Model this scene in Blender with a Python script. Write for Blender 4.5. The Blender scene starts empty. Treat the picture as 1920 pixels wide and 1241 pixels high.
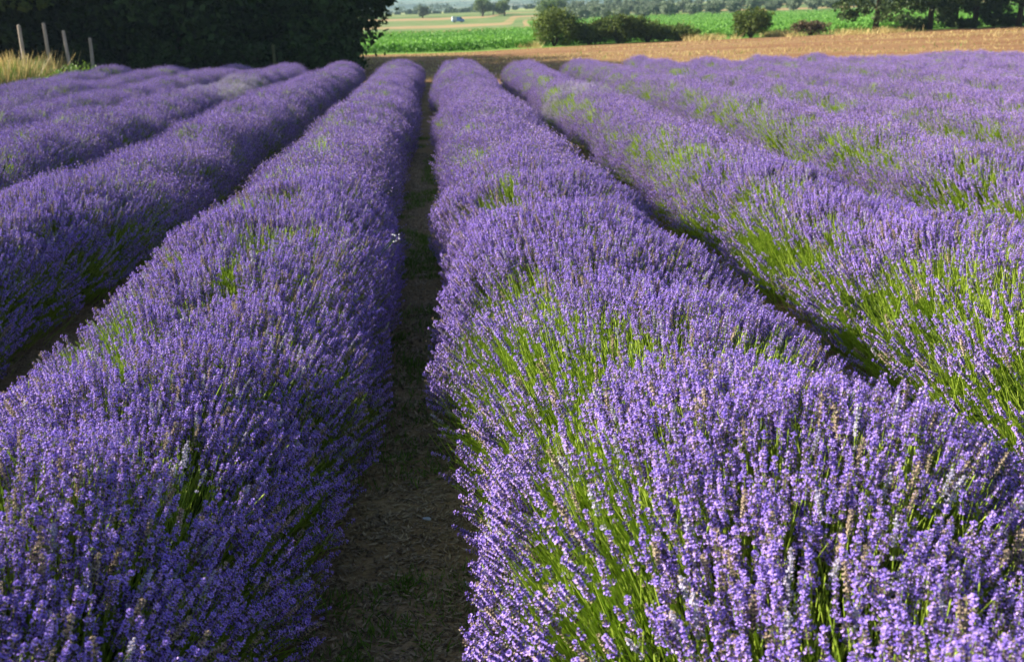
import bpy, math, random
import numpy as np
from mathutils import Vector, Matrix

random.seed(7)
RNG = np.random.default_rng(7)
scene = bpy.context.scene
COL = scene.collection
R = math.radians

# ------------------------------------------------------------------ camera
CAM_H = 1.50
PITCH, YAW = R(16.55), R(4.23)
cam_data = bpy.data.cameras.new('camera')
cam_data.lens = 36.0
cam_data.sensor_width = 36.0
cam_data.clip_start = 0.05
cam_data.clip_end = 12000.0
cam_data.dof.use_dof = True
cam_data.dof.focus_distance = 3.0
cam_data.dof.aperture_fstop = 6.3
camera = bpy.data.objects.new('camera', cam_data)
COL.objects.link(camera)
camera.location = (0, 0, CAM_H)
camera.rotation_euler = (math.pi / 2 - PITCH, 0, -YAW)
scene.camera = camera

# ------------------------------------------------------------------ sky, sun, exposure
SUN_ELEV = R(27.5)
SUN_AZ = R(16)                      # the sun stands to the left, this far beyond the picture plane
to_sun = Vector((-math.cos(SUN_AZ) * math.cos(SUN_ELEV), math.sin(SUN_AZ) * math.cos(SUN_ELEV), math.sin(SUN_ELEV)))
world = bpy.data.worlds.new('World')
scene.world = world
world.use_nodes = True
wt = world.node_tree
wt.nodes.clear()
sky = wt.nodes.new('ShaderNodeTexSky')
sky.sky_type = 'NISHITA'
sky.sun_disc = False
sky.sun_elevation = SUN_ELEV
sky.sun_rotation = math.atan2(to_sun.x, to_sun.y)
sky.air_density = 1.0
sky.dust_density = 1.2
bg = wt.nodes.new('ShaderNodeBackground')
bg.inputs['Strength'].default_value = 0.05
wo = wt.nodes.new('ShaderNodeOutputWorld')
wt.links.new(sky.outputs[0], bg.inputs['Color'])
wt.links.new(bg.outputs[0], wo.inputs['Surface'])
sun_data = bpy.data.lights.new('sun', 'SUN')
sun_data.energy = 5.0
sun_data.angle = R(0.5)
sun_data.color = (1.0, 0.91, 0.78)
sun = bpy.data.objects.new('sun', sun_data)
COL.objects.link(sun)
sun.rotation_euler = to_sun.to_track_quat('Z', 'Y').to_euler()
sun.location = (-20, 0, 30)
scene.view_settings.view_transform = 'Standard'
scene.view_settings.look = 'None'
scene.view_settings.gamma = 1.0
scene.view_settings.exposure = 1.75
scene.view_settings.use_curve_mapping = False
scene.render.engine = 'CYCLES'
scene.cycles.max_bounces = 6
scene.cycles.diffuse_bounces = 2
scene.cycles.transparent_max_bounces = 4
scene.cycles.volume_bounces = 0

# ------------------------------------------------------------------ helpers
def img(x, y, d):
    """The place at horizontal range d that the photograph (1920 px wide) shows at pixel x, y."""
    t = (620.5 - y) / 1920.0
    h = d * (t * math.cos(PITCH) - math.sin(PITCH)) / (math.cos(PITCH) + t * math.sin(PITCH))
    zc = d * math.cos(PITCH) - h * math.sin(PITCH)
    a = (x - 960) / 1920.0 * zc
    return Vector((a * math.cos(YAW) + d * math.sin(YAW), -a * math.sin(YAW) + d * math.cos(YAW), CAM_H + h))

def sstep(a, b, v):
    t = np.clip((np.asarray(v, float) - a) / (b - a), 0, 1)
    return t * t * (3 - 2 * t)

def vnoise(x, y, seed):
    """smooth value noise in [-1, 1], numpy arrays"""
    x = np.asarray(x, float); y = np.asarray(y, float)
    xi = np.floor(x).astype(np.int64); yi = np.floor(y).astype(np.int64)
    fx = x - xi; fy = y - yi
    fx = fx * fx * (3 - 2 * fx); fy = fy * fy * (3 - 2 * fy)
    def h(a, b):
        n = (a * 374761393 + b * 668265263 + seed * 974634777) & 0xffffffff
        n = ((n ^ (n >> 13)) * 1274126177) & 0xffffffff
        n = n ^ (n >> 16)
        return (n & 0xffff) / 32767.5 - 1.0
    a = h(xi, yi); b = h(xi + 1, yi); c = h(xi, yi + 1); d = h(xi + 1, yi + 1)
    return (a * (1 - fx) + b * fx) * (1 - fy) + (c * (1 - fx) + d * fx) * fy

RISE_D = [-50, 60, 100, 160, 200, 240, 330, 600, 1000, 1500, 2200, 3200, 4500]
RISE_Z = [0, 0, 0.1, 0.5, 1.05, 1.75, 4.9, 8.6, 14, 27, 60, 150, 170]
def ground_z(x, y):
    x = np.asarray(x, float); y = np.asarray(y, float)
    tilt = 0.020 + 0.021 * sstep(26, 60, y) * sstep(-4, 6, x)
    zx = tilt * np.clip(x, -60, 130)
    z = zx + np.interp(y, RISE_D, RISE_Z)
    far = sstep(1100, 2600, y)
    z = z + far * (28 * vnoise(x / 700, y / 900, 3) + 12 * vnoise(x / 260, y / 300, 4))
    z = z + sstep(150, 400, y) * 0.5 * vnoise(x / 60, y / 60, 5)
    return z
def gz(x, y):
    return float(ground_z(x, y))

def tag(o, label=None, cat=None, group=None, kind=None):
    if label: o['label'] = label
    if cat: o['category'] = cat
    if group: o['group'] = group
    if kind: o['kind'] = kind
    return o

def empty(name, loc, rz=0.0, s=1.0):
    o = bpy.data.objects.new(name, None)
    o.empty_display_size = 0.2
    o.location = loc
    o.rotation_euler = (0, 0, rz)
    o.scale = (s, s, s)
    COL.objects.link(o)
    return o

def link_mesh(name, me, parent=None):
    o = bpy.data.objects.new(name, me)
    COL.objects.link(o)
    if parent: o.parent = parent
    return o

class MB:
    """collects polygons with a material slot and a tint value for each vertex"""
    def __init__(self):
        self.v = []; self.f = []; self.m = []; self.t = []
    def add(self, verts, faces, mat=0, tint=0.5):
        b = len(self.v)
        self.v.extend([tuple(p) for p in verts])
        self.t.extend([tint] * len(verts))
        for f in faces:
            self.f.append(tuple(i + b for i in f)); self.m.append(mat)
    def tube(self, pts, rad, n=5, mat=0, tint=0.5, cap=True):
        pts = [Vector(p) for p in pts]
        rings = []
        for i, p in enumerate(pts):
            d = (pts[min(i + 1, len(pts) - 1)] - pts[max(i - 1, 0)]).normalized()
            u = d.orthogonal().normalized() if i == 0 else (u - d * u.dot(d)).normalized()
            w = d.cross(u)
            rings.append([p + (u * math.cos(k * math.tau / n) + w * math.sin(k * math.tau / n)) * rad[i] for k in range(n)])
        vs = [q for r in rings for q in r]
        fs = []
        for i in range(len(pts) - 1):
            for k in range(n):
                k2 = (k + 1) % n
                fs.append((i * n + k, i * n + k2, (i + 1) * n + k2, (i + 1) * n + k))
        if cap:
            fs.append(tuple(reversed(range(n))))
            fs.append(tuple((len(pts) - 1) * n + k for k in range(n)))
        self.add(vs, fs, mat, tint)
    def spindle(self, a, b, r, n=4, mat=0, tint=0.5, mid=0.5):
        a = Vector(a); b = Vector(b); d = (b - a).normalized()
        u = d.orthogonal().normalized(); w = d.cross(u); c = a.lerp(b, mid)
        ph = random.random() * 6.28
        ring = [c + (u * math.cos(ph + k * math.tau / n) + w * math.sin(ph + k * math.tau / n)) * r for k in range(n)]
        fs = [(0, 2 + (k + 1) % n, 2 + k) for k in range(n)] + [(1, 2 + k, 2 + (k + 1) % n) for k in range(n)]
        self.add([a, b] + ring, fs, mat, tint)
    def mesh(self, name, mats, smooth=False):
        me = bpy.data.meshes.new(name)
        me.from_pydata(self.v, [], self.f)
        for m in mats: me.materials.append(m)
        me.polygons.foreach_set('material_index', self.m)
        at = me.attributes.new('tint', 'FLOAT', 'POINT')
        at.data.foreach_set('value', self.t)
        if smooth: me.polygons.foreach_set('use_smooth', [True] * len(self.f))
        me.update()
        return me
    def build(self, name, mats, parent=None, smooth=False):
        return link_mesh(name, self.mesh(name, mats, smooth), parent)

def quads_mesh(name, verts, mats, tint, mat_idx=None):
    """many loose quads: verts (N,4,3), tint (N,)"""
    n = len(verts)
    me = bpy.data.meshes.new(name)
    me.vertices.add(n * 4)
    me.vertices.foreach_set('co', np.ascontiguousarray(verts, dtype=np.float32).ravel())
    me.loops.add(n * 4)
    me.loops.foreach_set('vertex_index', np.arange(n * 4, dtype=np.int32))
    me.polygons.add(n)
    me.polygons.foreach_set('loop_start', np.arange(0, n * 4, 4, dtype=np.int32))
    me.polygons.foreach_set('loop_total', np.full(n, 4, dtype=np.int32))
    for m in mats: me.materials.append(m)
    if mat_idx is not None:
        me.polygons.foreach_set('material_index', np.asarray(mat_idx, dtype=np.int32))
    at = me.attributes.new('tint', 'FLOAT', 'POINT')
    at.data.foreach_set('value', np.repeat(np.asarray(tint, dtype=np.float32), 4))
    me.update(calc_edges=True)
    return me

def copy_thing(o, loc, rz, s, label=None):
    c = o.copy(); COL.objects.link(c)
    c.location = loc; c.rotation_euler = (0, 0, rz)
    c.scale = s if isinstance(s, tuple) else (s, s, s)
    if label: c['label'] = label
    for ch in o.children:
        k = ch.copy(); COL.objects.link(k); k.parent = c
        for g in ch.children:
            q = g.copy(); COL.objects.link(q); q.parent = k
    return c

# ------------------------------------------------------------------ materials
def mat_new(name):
    m = bpy.data.materials.new(name); m.use_nodes = True
    nt = m.node_tree; nt.nodes.clear()
    out = nt.nodes.new('ShaderNodeOutputMaterial')
    return m, nt, out

def N(nt, kind, **kw):
    n = nt.nodes.new(kind)
    for k, v in kw.items(): setattr(n, k, v)
    return n

def plant_mat(name, c0, c1, trans=0.3, rough=0.6, obj_var=0.25, tcol=None, spec=0.25):
    """leafy surface: colour from c0 to c1 by the tint of each piece, varied a little from plant to plant, partly translucent"""
    m, nt, out = mat_new(name)
    L = nt.links
    att = N(nt, 'ShaderNodeAttribute', attribute_name='tint')
    oi = N(nt, 'ShaderNodeObjectInfo')
    add = N(nt, 'ShaderNodeMath', operation='MULTIPLY_ADD')
    L.new(oi.outputs['Random'], add.inputs[0]); add.inputs[1].default_value = obj_var
    sub = N(nt, 'ShaderNodeMath', operation='SUBTRACT')
    L.new(att.outputs['Fac'], sub.inputs[0]); sub.inputs[1].default_value = obj_var / 2
    L.new(sub.outputs[0], add.inputs[2])
    mx = N(nt, 'ShaderNodeMix', data_type='RGBA')
    L.new(add.outputs[0], mx.inputs[0])
    mx.inputs[6].default_value = (*c0, 1); mx.inputs[7].default_value = (*c1, 1)
    p = N(nt, 'ShaderNodeBsdfPrincipled')
    p.inputs['Roughness'].default_value = rough
    p.inputs['Specular IOR Level'].default_value = spec
    L.new(mx.outputs[2], p.inputs['Base Color'])
    if trans > 0:
        t = N(nt, 'ShaderNodeBsdfTranslucent')
        if tcol:
            tm = N(nt, 'ShaderNodeMix', data_type='RGBA', blend_type='MULTIPLY')
            tm.inputs[0].default_value = 1.0
            L.new(mx.outputs[2], tm.inputs[6]); tm.inputs[7].default_value = (*tcol, 1)
            L.new(tm.outputs[2], t.inputs['Color'])
        else:
            L.new(mx.outputs[2], t.inputs['Color'])
        ms = N(nt, 'ShaderNodeMixShader'); ms.inputs[0].default_value = trans
        L.new(p.outputs[0], ms.inputs[1]); L.new(t.outputs[0], ms.inputs[2])
        L.new(ms.outputs[0], out.inputs['Surface'])
    else:
        L.new(p.outputs[0], out.inputs['Surface'])
    return m

def ground_mat(name, stops, scale=0.5, detail=8, bump=0.0, bump_scale=20.0, stretch=(1, 1, 1), fine=None, fine_amt=0.4, rough=0.95):
    """earth or crop sheet: noise in object space through a colour ramp, plus a second finer noise and bump"""
    m, nt, out = mat_new(name)
    L = nt.links
    tc = N(nt, 'ShaderNodeTexCoord')
    mp = N(nt, 'ShaderNodeMapping'); mp.inputs['Scale'].default_value = stretch
    L.new(tc.outputs['Object'], mp.inputs[0])
    n1 = N(nt, 'ShaderNodeTexNoise'); n1.inputs['Scale'].default_value = scale; n1.inputs['Detail'].default_value = detail
    n1.inputs['Roughness'].default_value = 0.65
    L.new(mp.outputs[0], n1.inputs['Vector'])
    src = n1.outputs['Fac']
    if fine:
        n2 = N(nt, 'ShaderNodeTexNoise'); n2.inputs['Scale'].default_value = fine; n2.inputs['Detail'].default_value = 6
        L.new(tc.outputs['Object'], n2.inputs['Vector'])
        mm = N(nt, 'ShaderNodeMix', data_type='FLOAT'); mm.inputs[0].default_value = fine_amt
        L.new(n1.outputs['Fac'], mm.inputs[2]); L.new(n2.outputs['Fac'], mm.inputs[3])
        src = mm.outputs[0]
    rp = N(nt, 'ShaderNodeValToRGB')
    els = rp.color_ramp.elements
    while len(els) < len(stops): els.new(0.5)
    for e, (pos, c) in zip(els, stops): e.position = pos; e.color = (*c, 1)
    L.new(src, rp.inputs[0])
    p = N(nt, 'ShaderNodeBsdfPrincipled')
    p.inputs['Roughness'].default_value = rough; p.inputs['Specular IOR Level'].default_value = 0.1
    L.new(rp.outputs[0], p.inputs['Base Color'])
    if bump > 0:
        nb = N(nt, 'ShaderNodeTexNoise'); nb.inputs['Scale'].default_value = bump_scale; nb.inputs['Detail'].default_value = 8
        L.new(tc.outputs['Object'], nb.inputs['Vector'])
        b = N(nt, 'ShaderNodeBump'); b.inputs['Strength'].default_value = 0.8; b.inputs['Distance'].default_value = bump
        L.new(nb.outputs['Fac'], b.inputs['Height']); L.new(b.outputs[0], p.inputs['Normal'])
    L.new(p.outputs[0], out.inputs['Surface'])
    return m

M = {}
M['petal'] = plant_mat('lavender_petal', (0.225, 0.14, 0.66), (0.56, 0.39, 0.93), trans=0.22, obj_var=0.5)
M['calyx'] = plant_mat('lavender_calyx', (0.026, 0.018, 0.045), (0.17, 0.12, 0.16), trans=0.12, obj_var=0.4)
M['bract'] = plant_mat('dry_bract', (0.26, 0.19, 0.13), (0.52, 0.42, 0.30), trans=0.2)
M['bud'] = plant_mat('pale_bud', (0.30, 0.28, 0.42), (0.56, 0.52, 0.68), trans=0.2)
M['stem'] = plant_mat('lavender_stem', (0.25, 0.41, 0.025), (0.48, 0.60, 0.09), trans=0.42, obj_var=0.5)
M['leaf'] = plant_mat('lavender_leaf', (0.045, 0.085, 0.018), (0.12, 0.17, 0.045), trans=0.2)
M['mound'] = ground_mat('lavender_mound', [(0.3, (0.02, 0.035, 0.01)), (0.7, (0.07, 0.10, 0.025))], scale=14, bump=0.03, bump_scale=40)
M['soil'] = ground_mat('soil', [(0.30, (0.10, 0.066, 0.034)), (0.5, (0.20, 0.14, 0.075)), (0.72, (0.31, 0.235, 0.14))],
                       scale=3.0, bump=0.02, bump_scale=28, fine=70, fine_amt=0.5)
M['stubble'] = ground_mat('stubble_earth', [(0.38, (0.145, 0.066, 0.031)), (0.46, (0.215, 0.112, 0.052)), (0.53, (0.225, 0.138, 0.064)), (0.64, (0.29, 0.21, 0.09))],
                          scale=0.5, stretch=(0.16, 1.0, 1), fine=3.2, fine_amt=0.35, bump=0.08, bump_scale=4)
M['pasture'] = ground_mat('pasture', [(0.35, (0.07, 0.16, 0.025)), (0.55, (0.13, 0.26, 0.04)), (0.7, (0.22, 0.33, 0.07))],
                          scale=0.25, stretch=(0.3, 1, 1), fine=1.2)
M['straw'] = ground_mat('straw_field', [(0.36, (0.12, 0.16, 0.045)), (0.45, (0.20, 0.19, 0.07)), (0.50, (0.28, 0.21, 0.095)), (0.57, (0.30, 0.21, 0.105)), (0.64, (0.18, 0.18, 0.06))],
                        scale=0.022, stretch=(0.35, 1.0, 1), fine=0.15, fine_amt=0.25)
M['meadow'] = ground_mat('meadow', [(0.36, (0.06, 0.12, 0.03)), (0.5, (0.11, 0.17, 0.05)), (0.64, (0.20, 0.20, 0.085))], scale=0.05, stretch=(0.35, 1, 1), fine=.3, fine_amt=.3)
M['grove'] = ground_mat('grove_grass', [(0.36, (0.10, 0.18, 0.045)), (0.52, (0.24, 0.28, 0.10)), (0.66, (0.50, 0.38, 0.2))], scale=0.08, stretch=(0.3, 1, 1), fine=0.6)
M['hill'] = ground_mat('hill_cover', [(0.40, (0.035, 0.06, 0.03)), (0.52, (0.07, 0.11, 0.045)), (0.62, (0.26, 0.23, 0.13))], scale=0.006, stretch=(0.6, 1, 1), fine=0.03, fine_amt=0.35)
M['crop'] = plant_mat('crop_leaf', (0.05, 0.17, 0.018), (0.17, 0.36, 0.05), trans=0.3)
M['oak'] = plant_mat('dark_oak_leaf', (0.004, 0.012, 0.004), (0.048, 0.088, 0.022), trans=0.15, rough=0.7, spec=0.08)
M['field_tree'] = plant_mat('field_tree_leaf', (0.022, 0.045, 0.012), (0.075, 0.115, 0.025), trans=0.3)
M['bush'] = plant_mat('bush_leaf', (0.032, 0.06, 0.010), (0.155, 0.205, 0.028), trans=0.3)
M['olive'] = plant_mat('olive_leaf', (0.08, 0.125, 0.07), (0.22, 0.27, 0.17), trans=0.15)
M['poplar'] = plant_mat('pale_tree_leaf', (0.06, 0.11, 0.025), (0.15, 0.21, 0.06), trans=0.3)
M['bark'] = ground_mat('bark', [(0.3, (0.025, 0.018, 0.012)), (0.7, (0.085, 0.065, 0.045))], scale=6, stretch=(1, 1, 0.2), bump=0.03, bump_scale=14)
M['post'] = ground_mat('weathered_wood', [(0.3, (0.20, 0.17, 0.13)), (0.5, (0.34, 0.30, 0.24)), (0.7, (0.46, 0.40, 0.34))], scale=5, stretch=(3, 3, 0.5), bump=0.006, bump_scale=20)
M['moss'] = ground_mat('mossy_wood', [(0.3, (0.03, 0.035, 0.015)), (0.7, (0.10, 0.11, 0.05))], scale=8, bump=0.006, bump_scale=20)
M['dry'] = plant_mat('dry_grass', (0.36, 0.27, 0.09), (0.64, 0.52, 0.22), trans=0.3)
M['grass'] = plant_mat('green_grass', (0.06, 0.13, 0.015), (0.16, 0.27, 0.04), trans=0.3)
M['litter'] = plant_mat('leaf_litter', (0.07, 0.048, 0.026), (0.36, 0.28, 0.17), trans=0.0)
M['white'] = plant_mat('white_petal', (0.75, 0.76, 0.72), (0.85, 0.85, 0.8), trans=0.2)
def plain(name, c, rough=0.5, metal=0.0):
    m, nt, out = mat_new(name)
    p = N(nt, 'ShaderNodeBsdfPrincipled'); p.inputs['Base Color'].default_value = (*c, 1)
    p.inputs['Roughness'].default_value = rough; p.inputs['Metallic'].default_value = metal
    nz = N(nt, 'ShaderNodeTexNoise'); nz.inputs['Scale'].default_value = 9.0
    mr = N(nt, 'ShaderNodeMapRange'); mr.inputs[3].default_value = rough * 0.8; mr.inputs[4].default_value = min(1, rough * 1.25)
    nt.links.new(nz.outputs['Fac'], mr.inputs[0]); nt.links.new(mr.outputs[0], p.inputs['Roughness'])
    nt.links.new(p.outputs[0], out.inputs['Surface'])
    return m
M['van_white'] = plain('van_white_paint', (0.50, 0.53, 0.58), 0.35)
M['van_blue'] = plain('van_blue_paint', (0.10, 0.22, 0.55), 0.35)
M['glass'] = plain('dark_glass', (0.02, 0.03, 0.04), 0.1)
M['rubber'] = plain('rubber', (0.02, 0.02, 0.02), 0.8)
M['stone'] = ground_mat('pale_stone', [(0.3, (0.26, 0.30, 0.38)), (0.7, (0.42, 0.46, 0.52))], scale=40, bump=0.004, bump_scale=90)

# ------------------------------------------------------------------ the land, in bands that share their edges
XS = np.unique(np.concatenate([np.linspace(-3500, -220, 24), np.linspace(-220, -40, 28), np.linspace(-40, 60, 101), np.linspace(60, 260, 40), np.linspace(260, 3500, 24)]))
def edge_lav(x):    return 29.5 + 1.4 * vnoise(x / 9, 0, 11) - 1.2 * sstep(0, 8, x)
def edge_brown(x):  return 63 + 1.5 * vnoise(x / 12, 0, 12) + np.clip((np.abs(x) - 60) * 0.05, 0, 40)
def edge_green(x):  return 160 + 5 * vnoise(x / 40, 0, 13) + 80 * sstep(14, 22, x) - 45 * sstep(58, 80, x) + np.clip((np.abs(x) - 150) * 0.05, 0, 60)
def edge_straw(x):  return 335 + 12 * vnoise(x / 70, 0, 14) + 0 * x
def edge_grove(x):  return 700 + 30 * vnoise(x / 150, 0, 15)
def band(name, y0, y1, n, m, power=1.0, kind='structure', parent=None):
    a = np.array([float(y0(x)) for x in XS]); b = np.array([float(y1(x)) for x in XS])
    t = np.linspace(0, 1, n + 1) ** power
    Y = a[None, :] + (b - a)[None, :] * t[:, None]
    X = np.repeat(XS[None, :], n + 1, 0)
    Z = ground_z(X, Y)
    v = np.stack([X, Y, Z], -1).reshape(-1, 3)
    W = len(XS)
    f = [(i * W + j, i * W + j + 1, (i + 1) * W + j + 1, (i + 1) * W + j) for i in range(n) for j in range(W - 1)]
    me = bpy.data.meshes.new(name); me.from_pydata(v.tolist(), [], f)
    me.materials.append(m); me.polygons.foreach_set('use_smooth', [True] * len(f)); me.update()
    return tag(link_mesh(name, me), kind=kind)
band('ground', lambda x: -60.0, edge_lav, 40, M['soil'])
band('stubble_field', edge_lav, edge_brown, 40, M['stubble'])
band('pasture', edge_brown, edge_green, 60, M['pasture'])
def cut(f, sd):
    return lambda x: edge_green(x) + (edge_straw(x) - edge_green(x)) * np.clip(f + .05 * vnoise(x / 25, 0, sd), 0, 1)
cuts = [edge_green, cut(.08, 71), cut(.27, 72), cut(.38, 73), cut(.60, 74), cut(.72, 75), edge_straw]
for i_, (nm, mt) in enumerate((('straw_field', 'straw'), ('meadow', 'meadow'), ('straw_field', 'straw'), ('meadow', 'meadow'), ('straw_field', 'straw'), ('meadow', 'meadow'))):
    band(nm, cuts[i_], cuts[i_ + 1], 12, M[mt])
band('grove_ground', edge_straw, edge_grove, 30, M['grove'])
band('hills', edge_grove, lambda x: 4600.0, 60, M['hill'], power=1.6)

# ------------------------------------------------------------------ lavender: the flower spikes
def unit(v):
    return v / np.linalg.norm(v, axis=-1, keepdims=True)

def spike_mesh(name, seed, fine=True, faded=False, bare=False, split=False):
    """one flowering stem: origin at the foot of the flower head, stem below, whorls of florets above"""
    random.seed(seed)
    b = MB(); s = MB() if split else b
    # slots: 0 stem, 1 calyx, 2 petal, 3 bract
    L = random.uniform(0.30, 0.36)
    bend = Vector((random.uniform(-1, 1), random.uniform(-1, 1), 0)) * 0.034
    n_st = 4
    pts = [Vector((bend.x * (k / n_st) ** 2, bend.y * (k / n_st) ** 2, -L * k / n_st)) for k in range(n_st + 1)]
    s.tube(pts, [0.0013, 0.0014, 0.0015, 0.0016, 0.0017], 3, 0, random.uniform(0.2, 0.8), cap=False)
    # a pair of narrow stem leaves
    for q in range(2):
        z = -random.uniform(0.10, 0.24); a = random.uniform(0, 6.28)
        o = Vector((math.cos(a), math.sin(a), 0)); w = Vector((-o.y, o.x, 0)) * 0.0016
        base = Vector((bend.x * (-z / L) ** 2, bend.y * (-z / L) ** 2, z))
        tip = base + o * 0.014 + Vector((0, 0, random.uniform(0.025, 0.045))); mid = base.lerp(tip, 0.5) + o * 0.003
        s.add([base, mid + w, tip, mid - w], [(0, 1, 2, 3)], 0, random.uniform(0.1, 0.7))
    if bare:
        b.spindle((0, 0, -0.004), (0, 0, 0.018), 0.0022, 4, 0, 0.8)
        return b.mesh(name, [M['stem'], M['calyx'], M['petal'], M['bract']])
    head = random.uniform(0.044, 0.082)
    nw = max(6, int(head / 0.0080))
    b.tube([(0, 0, -.022), (0, 0, head)], [0.0013, 0.0008], 3, 0, 0.4, cap=False)
    zs = [i / (nw - 1) * head for i in range(nw)]
    if random.random() < 0.6: zs[0] = -random.uniform(0.012, 0.02)
    for i, z in enumerate(zs):
        f = i / (nw - 1)
        r = 0.0043 * (1 - 0.45 * f) * (0.85 if i == 0 else 1) * (1 if fine else 1.15)
        nc = 7 if fine else 4
        a0 = random.uniform(0, 6.28)
        open_p = random.choice((.10, .35, .55, .85)) if fine else .8
        for k in range(nc):
            a = a0 + k * math.tau / nc + random.uniform(-.2, .2)
            o = Vector((math.cos(a), math.sin(a), 0))
            up = random.uniform(0.55, 1.2) + 0.6 * f
            d = (o + Vector((0, 0, up))).normalized()
            p0 = Vector((0, 0, z)) + o * 0.0012
            ln = r * random.uniform(1.35, 1.8)
            p1 = p0 + d * ln
            b.spindle(p0, p1, 0.0016 if fine else 0.0030, 4, 1, random.uniform(0, 1), 0.6)
            if random.random() < open_p:
                ww = random.uniform(0.0032, 0.0052) * (1 if fine else 1.35)
                sd = Vector((-o.y, o.x, 0))
                e = p1 + d * 0.0018
                tn = random.uniform(0, 1)
                nu = (d.cross(sd)).normalized()
                b.add([p1 - d * .0012, e + sd * ww * .6 + nu * ww * .8, e + nu * ww * 1.2 + d * .001, e - sd * ww * .6 + nu * ww * .8], [(0, 1, 2, 3)], 2, tn)
                b.add([p1 - d * .0012, e + sd * ww - nu * ww * .5, e - nu * ww * 1.0 - d * .001, e - sd * ww - nu * ww * .5], [(0, 1, 2, 3)], 2, tn * 0.9)
        if fine:
            for k in range(3):
                a = random.uniform(0, 6.28); o = Vector((math.cos(a), math.sin(a), 0)); w = Vector((-o.y, o.x, 0)) * 0.0022
                p0 = Vector((0, 0, z - 0.001))
                b.add([p0, p0 + o * .005 + w + Vector((0, 0, .001)), p0 + o * .008 + Vector((0, 0, .003)), p0 + o * .005 - w + Vector((0, 0, .001))], [(0, 1, 2, 3)], 3, random.random())
    b.spindle((0, 0, head - .002), (0, 0, head + .006), 0.0024, 4, 2, random.random())
    mats = [M['stem'], M['calyx'], M['petal'], M['bract']]
    if faded == 'spent': mats = [M['stem'], M['calyx'], M['bract'], M['bract']]
    elif faded: mats = [M['stem'], M['bud'], M['bud'], M['bract']]
    if split:
        return b.mesh(name, mats), s.mesh(name + '_stem', [M['stem']])
    return b.mesh(name, mats)

def far_clump_mesh(name, seed, n=12, rad=0.075, bare_share=0.1, faded=False):
    """a tuft of coarse flowering stems for the rows further off"""
    random.seed(seed)
    b = MB()
    for q in range(n):
        a = random.uniform(0, 6.28); rr = rad * math.sqrt(random.random())
        base = Vector((rr * math.cos(a), rr * math.sin(a), random.uniform(-.035, .02)))
        d = Vector((rr * math.cos(a) * 2.2 + random.gauss(0, .09), rr * math.sin(a) * 2.2 + random.gauss(0, .09), 1)).normalized()
        u = d.orthogonal().normalized(); v = d.cross(u)
        L = 0.27
        s = 0.0021
        b.add([base - u * s, base + u * s, base - d * L + u * s, base - d * L - u * s], [(0, 1, 2, 3)], 0, random.random())
        b.add([base - v * s, base + v * s, base - d * L + v * s, base - d * L - v * s], [(0, 1, 2, 3)], 0, random.random())
        if random.random() < bare_share: continue
        hd = random.uniform(.045, .078)
        k = 5
        for i in range(k):
            f = i / (k - 1)
            c = base + d * (f * hd)
            for w in range(3):
                an = random.uniform(0, 6.28)
                o = u * math.cos(an) + v * math.sin(an)
                p0 = c + o * .001 - d * .003; p1 = c + (o * .0068 + d * .0075) * (1 - .35 * f)
                b.spindle(p0, p1, .0030, 3, random.choice((2, 2, 2, 2, 2, 2, 1, 1, 1, 3, 3)), random.uniform(.25, 1), .6)
    mats = [M['stem'], M['calyx'], M['petal'], M['bract']]
    if faded: mats = [M['stem'], M['bud'], M['bud'], M['bract']]
    return b.mesh(name, mats)

def leaf_tuft_mesh(name, seed, n=26, size=0.07, width=0.0035, spread=1.1, mat=None, rad=0.03):
    random.seed(seed)
    b = MB()
    for q in range(n):
        a = random.uniform(0, 6.28); t = random.uniform(0.1, spread)
        d = Vector((math.cos(a) * math.sin(t), math.sin(a) * math.sin(t), math.cos(t)))
        w = d.orthogonal().normalized()
        w = (Matrix.Rotation(random.uniform(0, 6.28), 3, d) @ w) * width * random.uniform(.7, 1.3)
        p0 = Vector((random.gauss(0, rad), random.gauss(0, rad), -size * .3)); ln = size * random.uniform(.6, 1.3)
        b.add([p0 - w * .4, p0 + d * ln * .55 - w, p0 + d * ln + Vector((0, 0, -ln * .1)), p0 + d * ln * .55 + w], [(0, 1, 2, 3)], 0, random.random())
    return b.mesh(name, [mat or M['leaf']])

def proto(name, me):
    return bpy.data.objects.new(name, me)      # a source for instances; it is never linked to the scene

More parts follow.
